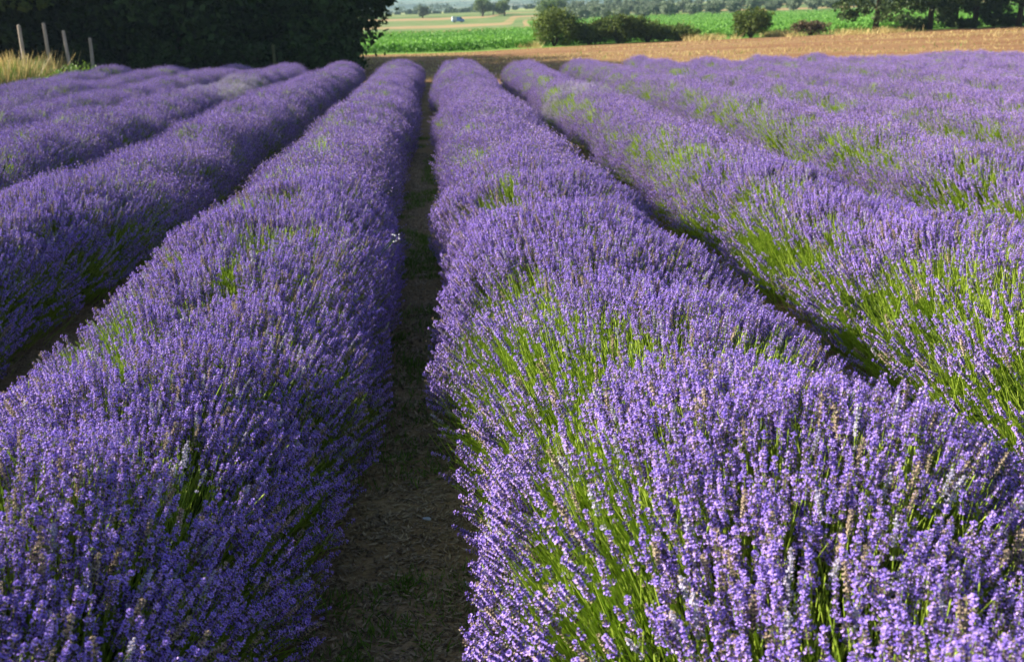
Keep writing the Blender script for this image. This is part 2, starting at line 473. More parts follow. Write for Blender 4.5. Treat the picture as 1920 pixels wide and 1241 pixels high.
def scatter_nodes(name, protos):
    g = bpy.data.node_groups.new(name, 'GeometryNodeTree')
    g.interface.new_socket('Geometry', in_out='INPUT', socket_type='NodeSocketGeometry')
    g.interface.new_socket('Geometry', in_out='OUTPUT', socket_type='NodeSocketGeometry')
    gi = g.nodes.new('NodeGroupInput'); go = g.nodes.new('NodeGroupOutput')
    def attr(nm, dt):
        a = g.nodes.new('GeometryNodeInputNamedAttribute'); a.data_type = dt; a.inputs['Name'].default_value = nm
        return a
    rot = attr('rot', 'FLOAT_VECTOR'); siz = attr('size', 'FLOAT'); idx = attr('pick', 'INT')
    e2r = g.nodes.new('FunctionNodeEulerToRotation'); g.links.new(rot.outputs[0], e2r.inputs[0])
    jn = g.nodes.new('GeometryNodeJoinGeometry')
    for i, p in enumerate(protos):
        oi = g.nodes.new('GeometryNodeObjectInfo'); oi.inputs['Object'].default_value = p
        cmp_ = g.nodes.new('FunctionNodeCompare'); cmp_.data_type = 'INT'; cmp_.operation = 'EQUAL'
        ins = [s for s in cmp_.inputs if s.type == 'INT']
        g.links.new(idx.outputs[0], ins[0]); ins[1].default_value = i
        ip = g.nodes.new('GeometryNodeInstanceOnPoints')
        g.links.new(gi.outputs[0], ip.inputs['Points'])
        g.links.new(cmp_.outputs[0], ip.inputs['Selection'])
        g.links.new(oi.outputs['Geometry'], ip.inputs['Instance'])
        g.links.new(e2r.outputs[0], ip.inputs['Rotation'])
        g.links.new(siz.outputs[0], ip.inputs['Scale'])
        g.links.new(ip.outputs[0], jn.inputs[0])
    g.links.new(jn.outputs[0], go.inputs[0])
    return g

def eulers(d, spin):
    z = unit(d)
    ref = np.where(np.abs(z[:, 2:3]) > .9, np.array([[1., 0, 0]]), np.array([[0, 0, 1.]]))
    u = unit(np.cross(ref, z)); v = np.cross(z, u)
    c, s = np.cos(spin)[:, None], np.sin(spin)[:, None]
    x = u * c + v * s; y = np.cross(z, x)
    ry = np.arcsin(np.clip(-x[:, 2], -1, 1)); rx = np.arctan2(y[:, 2], z[:, 2]); rz = np.arctan2(x[:, 1], x[:, 0])
    return np.stack([rx, ry, rz], -1)

def scatter(name, group, pos, rot, size, pick, parent=None):
    me = bpy.data.meshes.new(name)
    n = len(pos)
    me.vertices.add(n)
    me.vertices.foreach_set('co', np.ascontiguousarray(pos, dtype=np.float32).ravel())
    a = me.attributes.new('rot', 'FLOAT_VECTOR', 'POINT'); a.data.foreach_set('vector', np.ascontiguousarray(rot, dtype=np.float32).ravel())
    a = me.attributes.new('size', 'FLOAT', 'POINT'); a.data.foreach_set('value', np.ascontiguousarray(size, dtype=np.float32))
    a = me.attributes.new('pick', 'INT', 'POINT'); a.data.foreach_set('value', np.ascontiguousarray(pick, dtype=np.int32))
    me.update()
    o = link_mesh(name, me, parent)
    md = o.modifiers.new('scatter', 'NODES'); md.node_group = group
    return tag(o, kind='stuff')

NB = 8
near_meshes = [spike_mesh('flower_spike', 100 + i, split=False) for i in range(NB)]
split_meshes = [spike_mesh('flower_spike', 100 + i, split=True) for i in range(NB)]
near_protos = [proto('flower_spike_source', m) for m in near_meshes]
near_protos += [proto('bud_source', spike_mesh('faded_spike', 150 + i, faded=(True, 'spent')[i])) for i in range(2)]
near_protos += [proto('bare_source', spike_mesh('bare_stem', 160 + i, bare=True)) for i in range(3)]
G_NEAR = scatter_nodes('near_spikes', near_protos)
far_protos = [proto('far_source', far_clump_mesh('far_tuft', 200 + i, bare_share=.08)) for i in range(5)]
far_protos += [proto('far_bud_source', far_clump_mesh('far_faded_tuft', 220, faded=True))]
far_protos += [proto('far_green_source', far_clump_mesh('far_green_tuft', 230 + i, bare_share=.72)) for i in range(2)]
G_FAR = scatter_nodes('far_spikes', far_protos)
tuft_protos = [proto('leaf_source', leaf_tuft_mesh('leaf_tuft', 300 + i)) for i in range(3)]
G_LEAF = scatter_nodes('leaf_tufts', tuft_protos)

NEAR_LIMIT = 7.0
PATH_X = -0.11
cam_p = np.array([0, 0, CAM_H])

def in_view(p, margin=1.25):
    """rough test against the view from the camera, with room to spare at the sides"""
    rel = p - cam_p
    d = rel[:, 0] * math.sin(YAW) + rel[:, 1] * math.cos(YAW)
    a = rel[:, 0] * math.cos(YAW) - rel[:, 1] * math.sin(YAW)
    h = rel[:, 2]
    zc = d * math.cos(PITCH) - h * math.sin(PITCH)
    px = 960 + 1920 * a / np.maximum(zc, .05)
    py = 620.5 - 1920 * (h * math.cos(PITCH) + d * math.sin(PITCH)) / np.maximum(zc, .05)
    return zc, px, py

class Row:
    def __init__(self, side, k, y0, y1, h0, w0, green, pale=(), near_h=0.0):
        self.x0 = PATH_X + side * (0.78 + 1.56 * (k - 1)); self.side = side; self.k = k
        self.y0, self.y1, self.h0, self.w0, self.green, self.pale, self.near_h = y0, y1, h0, w0, green, pale, near_h
        self.seed = 500 + (k if side > 0 else 40 + k) * 7
    def size(self, y):
        s = self.seed
        end = np.sqrt(np.clip((self.y1 - y) / 0.5, 0.05, 1)) * np.sqrt(np.clip((y - self.y0) / 0.4, .05, 1))
        calm = .6 if self.k >= 2 and self.side > 0 else 1.0
        lump = calm * 0.075 * vnoise(y / 0.62, 0 * y, s) + calm * 0.065 * vnoise(y / 1.7, 0 * y, s + 1)
        h = (self.h0 + self.near_h * (1 - sstep(1.8, 4.5, y)) + 0.8 * lump) * end
        w = (self.w0 - (0.04 if self.side < 0 and self.k == 1 else 0.0) * (1 - sstep(2.0, 4.5, y)) + 0.06 * vnoise(y / 0.7, 0 * y, s + 2) + 0.04 * vnoise(y / 2.2, 0 * y, s + 3)) * end
        cx = self.x0 + 0.05 * vnoise(y / 3.1, 0 * y, s + 4)
        return cx, w, h
    def surface(self, y, ph, inset=0.0):
        """tip of a stem that leaves the plant at angle ph from upright, and the way it points"""
        cx, w, h = self.size(y)
        s, c = np.sin(ph), np.cos(ph)
        lump = 1 + 0.07 * vnoise(y / .33, ph / .33, self.seed + 5) + 0.06 * vnoise(y / .8, ph / .6, self.seed + 8)
        x = cx + (w - inset) * lump * np.sign(s) * np.abs(s) ** 0.95
        z = 0.10 + (h - 0.10 - inset) * lump * np.sign(c) * np.abs(c) ** 0.85
        return np.stack([x, y, z + ground_z(cx, y)], -1)

def make_row(row, label, n_single=0):
    root = empty('lavender_row', (row.x0, row.y0, gz(row.x0, row.y0)))
    tag(root, label, 'lavender row', 'parallel rows of flowering lavender')
    off = np.array(root.location)
    # the leafy mound that the stems grow from
    ny = max(8, int((row.y1 - row.y0) / 0.12)); na = 13
    ys = np.linspace(row.y0 + .05, row.y1 - .05, ny)
    Y, P = np.meshgrid(ys, np.linspace(-1.62, 1.62, na), indexing='ij')
    pts = row.surface(Y.ravel(), P.ravel(), inset=0.24)
    jit = 0.03 * vnoise(Y.ravel() / .13, P.ravel() / .2, row.seed + 9)
    pts[:, 2] += jit; pts[:, 0] += jit
    pts[:, 2] = np.where(np.abs(P.ravel()) > 1.6, ground_z(pts[:, 0], pts[:, 1]) - .03, pts[:, 2])
    f = [(i * na + j, i * na + j + 1, (i + 1) * na + j + 1, (i + 1) * na + j) for i in range(ny - 1) for j in range(na - 1)]
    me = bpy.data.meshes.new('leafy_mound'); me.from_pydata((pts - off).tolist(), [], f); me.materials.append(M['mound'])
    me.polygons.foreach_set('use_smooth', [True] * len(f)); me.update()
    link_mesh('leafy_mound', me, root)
    length = row.y1 - row.y0
    # grey green leaf tufts on the mound
    def dens(y): return np.where(y < 8, 1.0, 0.35)
    n = int(length * 260)
    y = RNG.uniform(row.y0 + .05, row.y1 - .05, n); ph = RNG.uniform(-1.5, 1.5, n)
    keep = RNG.random(n) < dens(y)
    y, ph = y[keep], ph[keep]; n = len(y)
    p = row.surface(y, ph, inset=0.21) - off
    d = np.stack([np.sin(ph), RNG.normal(0, .3, n), np.cos(ph) + .2], -1)
    scatter('leaves', G_LEAF, p, eulers(d, RNG.uniform(0, 6.28, n)), RNG.uniform(.8, 1.5, n) * np.where(y < 8, 1, 1.7), RNG.integers(0, 3, n), root)

    def sample(n, far):
        y = RNG.uniform(row.y0, row.y1, n); ph = np.clip(RNG.uniform(-1.55, 1.55, n), -1.55, 1.55)
        tip = row.surface(y, ph, inset=0.0)
        plant = 0.55
        dy = (y / plant - np.round(y / plant)) * plant
        th = ph * 0.66 + RNG.normal(0, .13, n)
        d = unit(np.stack([np.sin(th), dy * 0.75 + RNG.normal(0, .13, n), np.cos(th)], -1))
        deep = RNG.random(n) ** 2.2 * (0.13 if not far else 0.09) - 0.015
        tip = tip - d * deep[:, None]
        # patches where few heads stand above the green stems
        gn = 0.5 + 0.5 * vnoise(y / .55, ph / .35, row.seed + 20) * 0.7 + 0.25 * vnoise(y / .2, ph / .16, row.seed + 21)
        flank = np.exp(-((ph + 0.62) / 0.55) ** 2)
        gr = row.green(y) if callable(row.green) else row.green
        thr = gr * (0.5 + 1.0 * flank)
        green = gn < thr
        return y, ph, tip, d, green

    # near part: every stem by itself
    yn1 = min(row.y1, NEAR_LIMIT)
    if row.y0 < yn1:
        n = int((yn1 - row.y0) * 2.0 * 2600)
        save = (row.y0, row.y1)
        y, ph, tip, d, green = sample(int(n * (row.y1 - row.y0) / (yn1 - row.y0)), False)
        k = y < NEAR_LIMIT + RNG.uniform(-.6, .6, len(y))
        zc, px, py = in_view(tip)
        k &= (zc > .3) & (px > -1400) & (px < 3300) & (py < 2400)
        y, ph, tip, d, green = y[k], ph[k], tip[k], d[k], green[k]
        n = len(y)
        pick = RNG.integers(0, NB, n)
        low = (np.abs(ph) > (1.15 if row.k == 1 else .95))
        pick = np.where(green & (RNG.random(n) < .80), NB + 2 + RNG.integers(0, 3, n), pick)
        pick = np.where((pick < NB) & (RNG.random(n) < .09), NB + (RNG.random(n) < .7), pick)
        for (yp, hw) in row.pale:
            pick = np.where((np.abs(y - yp) < hw * RNG.uniform(.5, 1, n)) & (RNG.random(n) < .6), NB + RNG.integers(0, 2, n), pick)
        drop = low & (RNG.random(n) < (.45 if row.k == 1 else .65)) | ((ph > .95) & (row.side > 0) & (row.k == 1) & (RNG.random(n) < .6))
        if row.side > 0 and row.k > 1: drop |= (ph < -.85) & (RNG.random(n) < .55)
        if row.side < 0: drop |= (ph > .40) & (RNG.random(n) < .42)
        size = RNG.uniform(.60, 1.02, n)
        pos = tip - d * (0.062 * size)[:, None]
        pos = np.where((pick >= NB + 2)[:, None], tip - d * RNG.uniform(.03, .10, n)[:, None], pos)
        rot = eulers(d, RNG.uniform(0, 6.28, n))
        # short stems between the taller ones, their buds not yet out
        m_ = int(n * .55)
        j = RNG.integers(0, n, m_)
        d2 = unit(d[j] + RNG.normal(0, .13, (m_, 3)))
        pos = np.concatenate([pos, tip[j] + RNG.normal(0, .03, (m_, 3)) - d2 * RNG.uniform(.06, .15, m_)[:, None]])
        rot = np.concatenate([rot, eulers(d2, RNG.uniform(0, 6.28, m_))]); size = np.concatenate([size, RNG.uniform(.7, 1.0, m_)])
        pick = np.concatenate([pick, NB + 2 + RNG.integers(0, 3, m_)]); drop = np.concatenate([drop, np.zeros(m_, bool)])
        ok = ~drop
        pos, rot, size, pick = pos[ok], rot[ok], size[ok], pick[ok]
        n = len(pos)
        single = np.zeros(n, bool)
        if n_single:
            zc, px, py = in_view(pos)
            dist = np.linalg.norm(pos - cam_p, axis=1) + np.where((px < 0) | (px > 1920) | (py > 1260) | (pick >= NB), 100, 0)
            order = np.argsort(dist)[:n_single]
            single[order] = True
            for i in order:
                mh, ms = split_meshes[int(pick[i])]
                o = link_mesh('flower_spike', mh, root)
                o.location = (pos[i] - off).tolist(); o.rotation_euler = rot[i].tolist(); o.scale = [float(size[i])] * 3
                link_mesh('stem', ms, o)
        q = ~single
        scatter('flower_spikes', G_NEAR, pos[q] - off, rot[q], size[q], pick[q], root)
    # further part: tufts of stems
    yf0 = max(row.y0, NEAR_LIMIT)
    if row.y1 > yf0:
        n = int((row.y1 - row.y0) * 2.0 * 150)
        y, ph, tip, d, green = sample(n, True)
        k = (y > NEAR_LIMIT + RNG.uniform(-.6, .6, n))
        zc, px, py = in_view(tip)
        k &= (px > -700) & (px < 2700)
        y, ph, tip, d, green = y[k], ph[k], tip[k], d[k], green[k]
        n = len(y)
        pick = RNG.integers(0, 5, n)
        pick = np.where(green & (RNG.random(n) < .75), 6 + RNG.integers(0, 2, n), pick)
        for (yp, hw) in row.pale:
            pick = np.where((np.abs(y - yp) < hw * RNG.uniform(.4, 1, n)) & (RNG.random(n) < .75) & (pick < 6), 5, pick)
        size = RNG.uniform(.9, 1.25, n)
        pos = tip - d * (0.06 * size)[:, None]
        scatter('distant_flower_spikes', G_FAR, pos - off, eulers(d, RNG.uniform(0, 6.28, n)), size, pick, root)
    return root

def near_green(y):
    return 0.26 + 0.36 * np.exp(-((y - 2.9) / 0.95) ** 2)
ORD = {1: 'first', 2: 'second', 3: 'third', 4: 'fourth', 5: 'fifth', 6: 'sixth', 7: 'seventh', 8: 'eighth', 9: 'ninth', 10: 'tenth', 11: 'eleventh'}
left_rows = {
    1: (-1.2, 30.2, .58, .595, .46, (), 'wide lavender row along the left edge of the earth path'),
    2: (-0.6, 30.5, .58, .57, .18, (), 'second lavender row left of the earth path, dark on its near flank'),
    3: (2.5, 30.8, .58, .57, .16, ((20.5, 3.2),), 'third lavender row left of the earth path, greyish pale halfway along'),
    4: (5.5, 31.0, .57, .57, .16, (), 'fourth lavender row left of the earth path'),
    5: (9.0, 31.3, .56, .57, .16, (), 'fifth lavender row left of the earth path, ending below the dark trees'),
    6: (12.0, 31.0, .56, .57, .16, (), 'sixth lavender row left of the earth path, ending beside the shortest post'),
    7: (14.0, 24.5, .52, .57, .16, (), 'outermost left lavender row, bordering the yellow dry grass'),
}
for k, (y0, y1, h, w, g, pale, lab) in left_rows.items():
    make_row(Row(-1, k, y0, y1, h, w, g, pale, near_h=.06 if k == 1 else 0.0), lab, 300 if k == 1 else 0)
right_labels = {1: 'broad lavender row along the right edge of the earth path, green stems showing',
                2: 'second lavender row right of the earth path, with many green stem patches',
                3: 'third lavender row right of the earth path',
                11: 'outermost right lavender row, glimpsed at the far corner of the field'}
for k in range(1, 12):
    x0 = PATH_X + .78 + 1.56 * (k - 1)
    y0 = -1.2 if k == 1 else max(-0.5, 1.35 * x0 - 3.2)
    y1 = 27.8 + 0.5 * math.sin(k * 2.1)
    pale = ((15.5, 1.6),) if k == 2 else (((24.0, 1.0),) if k == 1 else ())
    g = near_green if k == 1 else {2: .43, 3: .44, 4: .34}.get(k, .28)
    make_row(Row(1, k, y0, y1, (.62 if k < 4 else .58), (.635 if k == 1 else .52), g, pale, near_h=.08 if k == 1 else 0.0),
             right_labels.get(k, ORD[k] + ' lavender row right of the earth path'), 300 if k == 1 else 0)

# ------------------------------------------------------------------ litter, pebbles and weeds on the earth path
lit_protos = []
for i in range(3):
    random.seed(700 + i); b = MB()
    for q in range(7):
        p0 = Vector((random.gauss(0, .03), random.gauss(0, .03), random.uniform(.001, .006)))
        a = random.uniform(0, 6.28); ln = random.uniform(.006, .03); wd = random.uniform(.0015, .006)
        d = Vector((math.cos(a), math.sin(a), random.uniform(-.1, .3))) * ln; w = Vector((-math.sin(a), math.cos(a), random.uniform(-.4, .4))) * wd
        b.add([p0 - d - w * .3, p0 - w, p0 + d, p0 + w], [(0, 1, 2, 3)], 0, random.random())
    lit_protos.append(proto('litter_source', b.mesh('litter', [M['litter']])))
for i in range(2):
    random.seed(720 + i); b = MB()
    for q in range(4):
        p = Vector((random.gauss(0, .03), random.gauss(0, .03), 0)); r = random.uniform(.004, .012)
        b.spindle(p - Vector((0, 0, r * .4)), p + Vector((random.uniform(-.3, .3) * r, 0, r * .9)), r, 6, 0, random.uniform(0, .5), .5)
    lit_protos.append(proto('clod_source', b.mesh('clods', [M['litter']])))
G_LIT = scatter_nodes('path_litter', lit_protos)
n = 34000
x = PATH_X + RNG.uniform(-.42, .42, n) + RNG.choice([0, 0, 1.56, -1.56, 0], n); y = 0.8 + 12 * RNG.random(n) ** 1.4
scatter('path_litter', G_LIT, np.stack([x, y, ground_z(x, y) + .001], -1), np.stack([RNG.normal(0, .1, n), RNG.normal(0, .1, n), RNG.uniform(0, 6.28, n)], -1),
        RNG.uniform(.25, .8, n), RNG.integers(0, 5, n))
grass_protos = [proto('weed_source', leaf_tuft_mesh('weed_tuft', 740 + i, 18, .05, .0022, 1.2, M['grass'], .02)) for i in range(3)]
G_WEED = scatter_nodes('path_weeds', grass_protos)
n = 2600
y = 0.9 + 14 * RNG.random(n); x = PATH_X + RNG.normal(0, .16, n)
k = (vnoise(x / .3, y / .5, 77) > .15) | ((y > 3.2) & (y < 5.5) & (RNG.random(n) < .6))
x, y = x[k], y[k]; n = len(x)
scatter('path_weeds', G_WEED, np.stack([x, y, ground_z(x, y)], -1), np.stack([0 * x, 0 * x, RNG.uniform(0, 6.28, n)], -1), RNG.uniform(.5, 1.3, n), RNG.integers(0, 3, n))
p = img(796, 806, 2.95); b = MB()
ring = 8
b.spindle((0, 0, -.006), (0.003, 0, .012), .014, 7, 0, .5, .55)
o = b.build('pebble', [M['stone']]); o.location = (p.x, p.y, gz(p.x, p.y)); o.scale = (1.2, .8, .8)
tag(o, 'small pale bluish pebble on the dark earth path', 'pebble')

# odd plants among the lavender
def weed(name, loc, stalks, label, cat, head=None, leafy=0, h=0.3, lean=(0, 0), group=None):
    root = empty(name, loc); tag(root, label, cat, group)
    b = MB(); hd = MB()
    for s in range(stalks):
        a = random.uniform(0, 6.28); t = random.uniform(.05, .25)
        top = Vector((math.cos(a) * t * h + lean[0], math.sin(a) * t * h + lean[1], h * random.uniform(.8, 1.1)))
        pts = [Vector((0, 0, 0)).lerp(top, f) + Vector((lean[0], lean[1], 0)) * (f * f - f) * .8 for f in (0, .35, .7, 1)]
        b.tube(pts, [.003, .0026, .002, .0014], 4, 0, random.random(), cap=False)
        for q in range(leafy):
            f = random.uniform(.2, .95); c = pts[0].lerp(pts[-1], f)
            o = Vector((random.gauss(0, 1), random.gauss(0, 1), .5)).normalized(); w = o.orthogonal().normalized() * .009
            b.add([c, c + o * .03 + w, c + o * .06, c + o * .03 - w], [(0, 1, 2, 3)], 0, random.random())
        if head:
            for q in range(3):
                c = top + Vector((random.gauss(0, .014), random.gauss(0, .014), random.gauss(0, .006)))
                hd.spindle(c - Vector((0, 0, .003)), c + Vector((0, 0, .004)), random.uniform(.004, .0065), 6, 0, random.random())
    b.build('stalk', [M['grass']], root)
    if head: hd.build('flower_head', [M[head]], root)
    return root
random.seed(31)
p = img(725, 455, 4.9)
weed('white_wildflower', (p.x - .1, p.y, p.z - .2), 3, 'white wildflower heads poking out of the lavender flank left of the path', 'wildflower', head='white', h=.25, lean=(.12, 0))
for (px, py, d, h, lab) in ((1590, 182, 15.5, .28, 'dark leafy green weed clump in the right lavender rows'),
                            (1057, 178, 15.5, .25, 'small yellow green weed on the second row right of the path')):
    p = img(px, py, d)
    w = weed('leafy_weed', (p.x, p.y, p.z - h * .8), 14 if px > 1500 else 6, lab, 'weed', leafy=9, h=h)
p = img(1745, 330, 8.6)
root = empty('arching_grass', (p.x, p.y, p.z - .1)); tag(root, 'dry grass stalk arching above the lavender at right', 'grass stalk')
b = MB(); b.tube([(0, 0, 0), (.03, 0, .22), (.0, 0, .33), (-.08, 0, .36), (-.14, 0, .33)], [.004, .004, .0035, .003, .002], 5, 0, .5); b.build('stalk', [M['dry']], root)
b = MB(); [b.spindle((-.14 - i * .012, 0, .33 - i * .012), (-.155 - i * .012, 0, .315 - i * .012), .006, 4, 0, .6) for i in range(4)]; b.build('seed_head', [M['dry']], root)
p = img(352, 455, 5.6)
b = MB(); b.tube([(0, 0, -.3), (.004, 0, 0), (.002, .003, .08)], [.008, .008, .006], 7, 0, .5)
o = b.build('wooden_peg', [M['post']]); o.location = p; tag(o, 'thin grey peg standing in the furrow between left lavender rows', 'peg')

# ------------------------------------------------------------------ trees and bushes
def leaf_quads(pos, size, normal_bias=None, seed=0, aspect=.6):
    rng = np.random.default_rng(seed)
    n = len(pos)
    d = unit(rng.normal(size=(n, 3)))
    if normal_bias is not None: d = unit(d + normal_bias)
    r = unit(rng.normal(size=(n, 3)))
    u = unit(np.cross(d, r)); v = np.cross(d, u)
    s = (size * rng.uniform(.6, 1.35, n))[:, None]
    return np.stack([pos - u * s, pos - v * s * aspect + d * s * .15, pos + u * s, pos + v * s * aspect - d * s * .15], 1)

def crown_points(blobs, n, seed, shell=.55, lump=.25):
    """points in clumps spread through ellipsoid masses: (cx, cy, cz, rx, ry, rz) each"""
    rng = np.random.default_rng(seed)
    vol = np.array([b[3] * b[4] * b[5] for b in blobs]) ** .8; vol /= vol.sum()
    nc = max(10, n // 45)
    which = rng.choice(len(blobs), nc, p=vol)
    B = np.array(blobs)[which]
    d = unit(rng.normal(size=(nc, 3))); rad = rng.uniform(shell, 1.0, nc)[:, None] ** .7
    c = B[:, :3] + d * B[:, 3:] * rad
    cs = (B[:, 3:].mean(1) * lump)[:, None]
    per = n // nc
    q = np.repeat(c, per, 0) + rng.normal(size=(nc * per, 3)) * np.repeat(cs, per, 0) * np.array([1, 1, .75]) * .6
    tint = np.repeat(rng.uniform(0, 1, nc), per) * .6 + rng.uniform(0, 1, nc * per) * .4
    keep = q[:, 2] > .05
    return q[keep], tint[keep]

def limbs(b, h, r, n, spread, seed, z0=.35, lean=(0, 0)):
    random.seed(seed)
    top = Vector((lean[0], lean[1], h))
    pts = [Vector((0, 0, -.15)), Vector((lean[0] * .15 + .05, lean[1] * .15, h * .25)), Vector((lean[0] * .5, lean[1] * .5 + .06, h * .6)), top]
    b.tube(pts, [r * 1.35, r, r * .7, r * .25], 9, 0, .5)
    for i in range(n):
        f = random.uniform(z0, .9); p0 = pts[0].lerp(top, f)
        a = i * 2.4 + random.uniform(-.4, .4); ln = spread * random.uniform(.6, 1) * (1.15 - f * .5)
        e = p0 + Vector((math.cos(a) * ln, math.sin(a) * ln, ln * random.uniform(.25, .8)))
        m = p0.lerp(e, .5) + Vector((0, 0, -.08 * ln))
        rr = r * .45 * (1.1 - f * .6)
        b.tube([p0, m, e], [rr, rr * .65, rr * .2], 6, 0, .5)

def make_tree(name, label, cat, blobs, leaves, leaf, mat, h, r, loc, seed, group=None, n_limb=8, spread=2.0, z0=.35, lean=(0, 0), shell=.45, rz=0, lump=.25):
    root = empty(name, loc, rz); tag(root, label, cat, group)
    b = MB(); limbs(b, h, r, n_limb, spread, seed, z0, lean)
    b.build('trunk', [M['bark']], root, smooth=True)
    p, t = crown_points(blobs, leaves, seed, shell, lump)
    me = quads_mesh('crown', leaf_quads(p, leaf, seed=seed), [M[mat]], t)
    link_mesh('crown', me, root)
    return root

def on_ground(px, d, dz=0.0):
    p = img(px, 60, d)
    return (p.x, p.y, gz(p.x, p.y) + dz)

# dark wood on the left
oak_group = 'dark trees of the wood behind the lavender'
oak_label = 'dark evergreen tree massed in the shaded wood behind the lavender'
def oak_blobs(seed, wide=3.4, h=8.2, low=.9):
    random.seed(seed)
    bl = [(0, 0, h * .62, wide, wide, h * .34), (0, 0, h * .33, wide * .98, wide * .98, h * .24)]
    for i in range(6):
        a = i * 1.047 + random.uniform(-.3, .3)
        bl.append((math.cos(a) * wide * .62, math.sin(a) * wide * .62, random.uniform(low + 1.1, low + 2.2), wide * .5, wide * .5, random.uniform(1.2, 1.7)))
    return bl
oaks = []
for i in range(3):
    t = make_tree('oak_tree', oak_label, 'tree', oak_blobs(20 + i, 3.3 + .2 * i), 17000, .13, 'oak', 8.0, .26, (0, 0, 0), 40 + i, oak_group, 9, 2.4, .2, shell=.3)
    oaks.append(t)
spots = [(-4.45, 38.0), (-8.6, 36.6), (-12.2, 37.8), (-15.9, 35.6), (-19.2, 43.0), (-23.0, 43.0), (-6.2, 43.5), (-10.4, 43.0), (-14.4, 43.6), (-19.6, 48.2),
         (-25.0, 49.6), (-9.0, 50.0), (-12.5, 50.0), (-17.5, 50.0), (-23.0, 50.0), (-27.5, 45.0), (-28.0, 52.0), (-12.0, 56.0), (-15.5, 56.5)]
special = {0: 'dark evergreen tree at the right end of the wood, its crown reaching low'}
for i, (x, y) in enumerate(spots):
    rz = (i * 2.39) % 6.28; s = .92 + .16 * ((i * 37) % 10) / 10
    loc = (x, y, gz(x, y))
    if i < 3:
        t = oaks[i]; t.location = loc; t.rotation_euler = (0, 0, rz); t.scale = (s, s, s)
    else:
        t = copy_thing(oaks[i % 3], loc, rz, s, oak_label)
    if i in special: t['label'] = special[i]

M['bright'] = plant_mat('painted_sunlit_leaf', (0.03, 0.06, 0.012), (0.20, 0.30, 0.05), trans=0.55)  # sunlight on these leaves is put into a brighter leaf colour
make_tree('oak_tree', 'tree with leaves coloured bright green as sunlit patches above the tall posts', 'tree',
          [(-1.3, -.3, 3.0, 1.4, 1.3, .8), (1.0, -.2, 3.1, 1.3, 1.3, 1.0), (0, 0, 4.4, 2.2, 2.2, 1.3), (2.3, .3, 2.8, .8, .8, .6), (.2, -.4, 2.5, .7, .7, .5)], 9000, .11, 'bright', 5.0, .17, (-14.4, 33.6, gz(-14.4, 33.6)), 48,
          'dark trees of the wood behind the lavender', 7, 1.6, .4, shell=.3)
def bush_blobs(seed, w, h, n=7):
    random.seed(seed)
    bl = [(0, 0, h * .5, w * .40, w * .38, h * .45)]
    for i in range(n):
        a = i * 2.4 + random.uniform(-.4, .4); q = random.uniform(.15, .34)
        bl.append((math.cos(a) * w * q, math.sin(a) * w * q * .8, h * random.uniform(.25, .7), w * .2, w * .2, h * random.uniform(.2, .32)))
    for i in range(12):
        a = random.uniform(0, 6.28); q = random.uniform(.05, .42); t = random.uniform(.03, .10)
        bl.append((math.cos(a) * w * q, math.sin(a) * w * q, h * random.uniform(.55, .98) * (1.05 - q), w * t, w * t, h * t * 1.5))
    return bl
def make_bush(name, label, loc, w, h, n, leaf, mat, seed, group=None, cat='bush', rz=0.0):
    root = empty(name, loc, rz); tag(root, label, cat, group)
    b = MB()
    random.seed(seed)
    for q in range(6):
        a = q * 1.05; e = Vector((math.cos(a) * w * .25, math.sin(a) * w * .25, h * .6))
        b.tube([(0, 0, -.1), e * .5 + Vector((0, 0, .1)), e], [.05, .035, .012], 5, 0, .5)
    b.build('branches', [M['bark']], root)
    p, t = crown_points(bush_blobs(seed, w, h), n, seed, .35, .3)
    p = p[(p[:, 2] < h * 1.06)] if False else p
    t = t[:len(p)]
    link_mesh('foliage', quads_mesh('foliage', leaf_quads(p, leaf, seed=seed), [M[mat]], t), root)
    return root
und = [(-40, 37, 3.0, 1.5), (40, 38, 3.0, 1.5), (110, 38, 3, 1.6), (-30, 46, 4.0, 1.8), (60, 47, 4, 1.8), (150, 47, 4, 1.8), (230, 46, 4, 1.6), (-80, 52, 4, 1.8), (160, 34, 1.8, 1.2), (300, 33.6, 2.2, 1.3), (395, 34.2, 2.4, 1.4), (470, 34, 2.0, 1.2), (555, 34.4, 2.0, 1.3), (640, 35, 2.0, 1.2)]
for i, (px, d, w, h) in enumerate(und):
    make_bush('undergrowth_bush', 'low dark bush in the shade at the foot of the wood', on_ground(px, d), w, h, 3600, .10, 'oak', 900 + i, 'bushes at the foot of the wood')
make_bush('undergrowth_bush', 'bush inside the dark wood, its leaves coloured yellow green as if sunlit', on_ground(603, 35.5), 1.5, 1.5, 2200, .07, 'poplar', 811)  # paler leaf colour stands in for sun falling through gaps in the wood

# hedge bushes along the far edge of the brown field
hb = [(1040, 66, 3.3, 2.3, 13000, 'bush', 'big rounded green bush at the left end of the field hedge'),
      (1105, 66.5, 3.0, 1.45, 9000, 'bush', 'low dark bush beside the big rounded bush'),
      (1160, 66.0, 3.2, 1.8, 11000, 'bush', 'olive green bush in the middle of the field hedge'),
      (1215, 66.5, 3.0, 1.25, 8000, 'bush', 'low spreading bush right of the middle of the hedge'),
      (1270, 66.5, 3.0, .95, 6000, 'bush', 'lowest dark bush at the tapering right end of the hedge'),
      (1408, 66.0, 2.7, 1.9, 10000, 'bush', 'lone round bush between the hedge and the brown scrub'),
      (1520, 66.5, 2.9, .95, 2500, 'scrub', 'brown dry scrub between the lone round bush and the field trees')]
M['scrub'] = plant_mat('scrub_twigs', (0.07, 0.05, 0.03), (0.20, 0.14, 0.07), trans=.2)
for i, (px, d, w, h, n, m, lab) in enumerate(hb):
    make_bush('hedge_bush' if m == 'bush' else 'dry_scrub', lab, on_ground(px, d), w, h, n, .062, m, 830 + i)

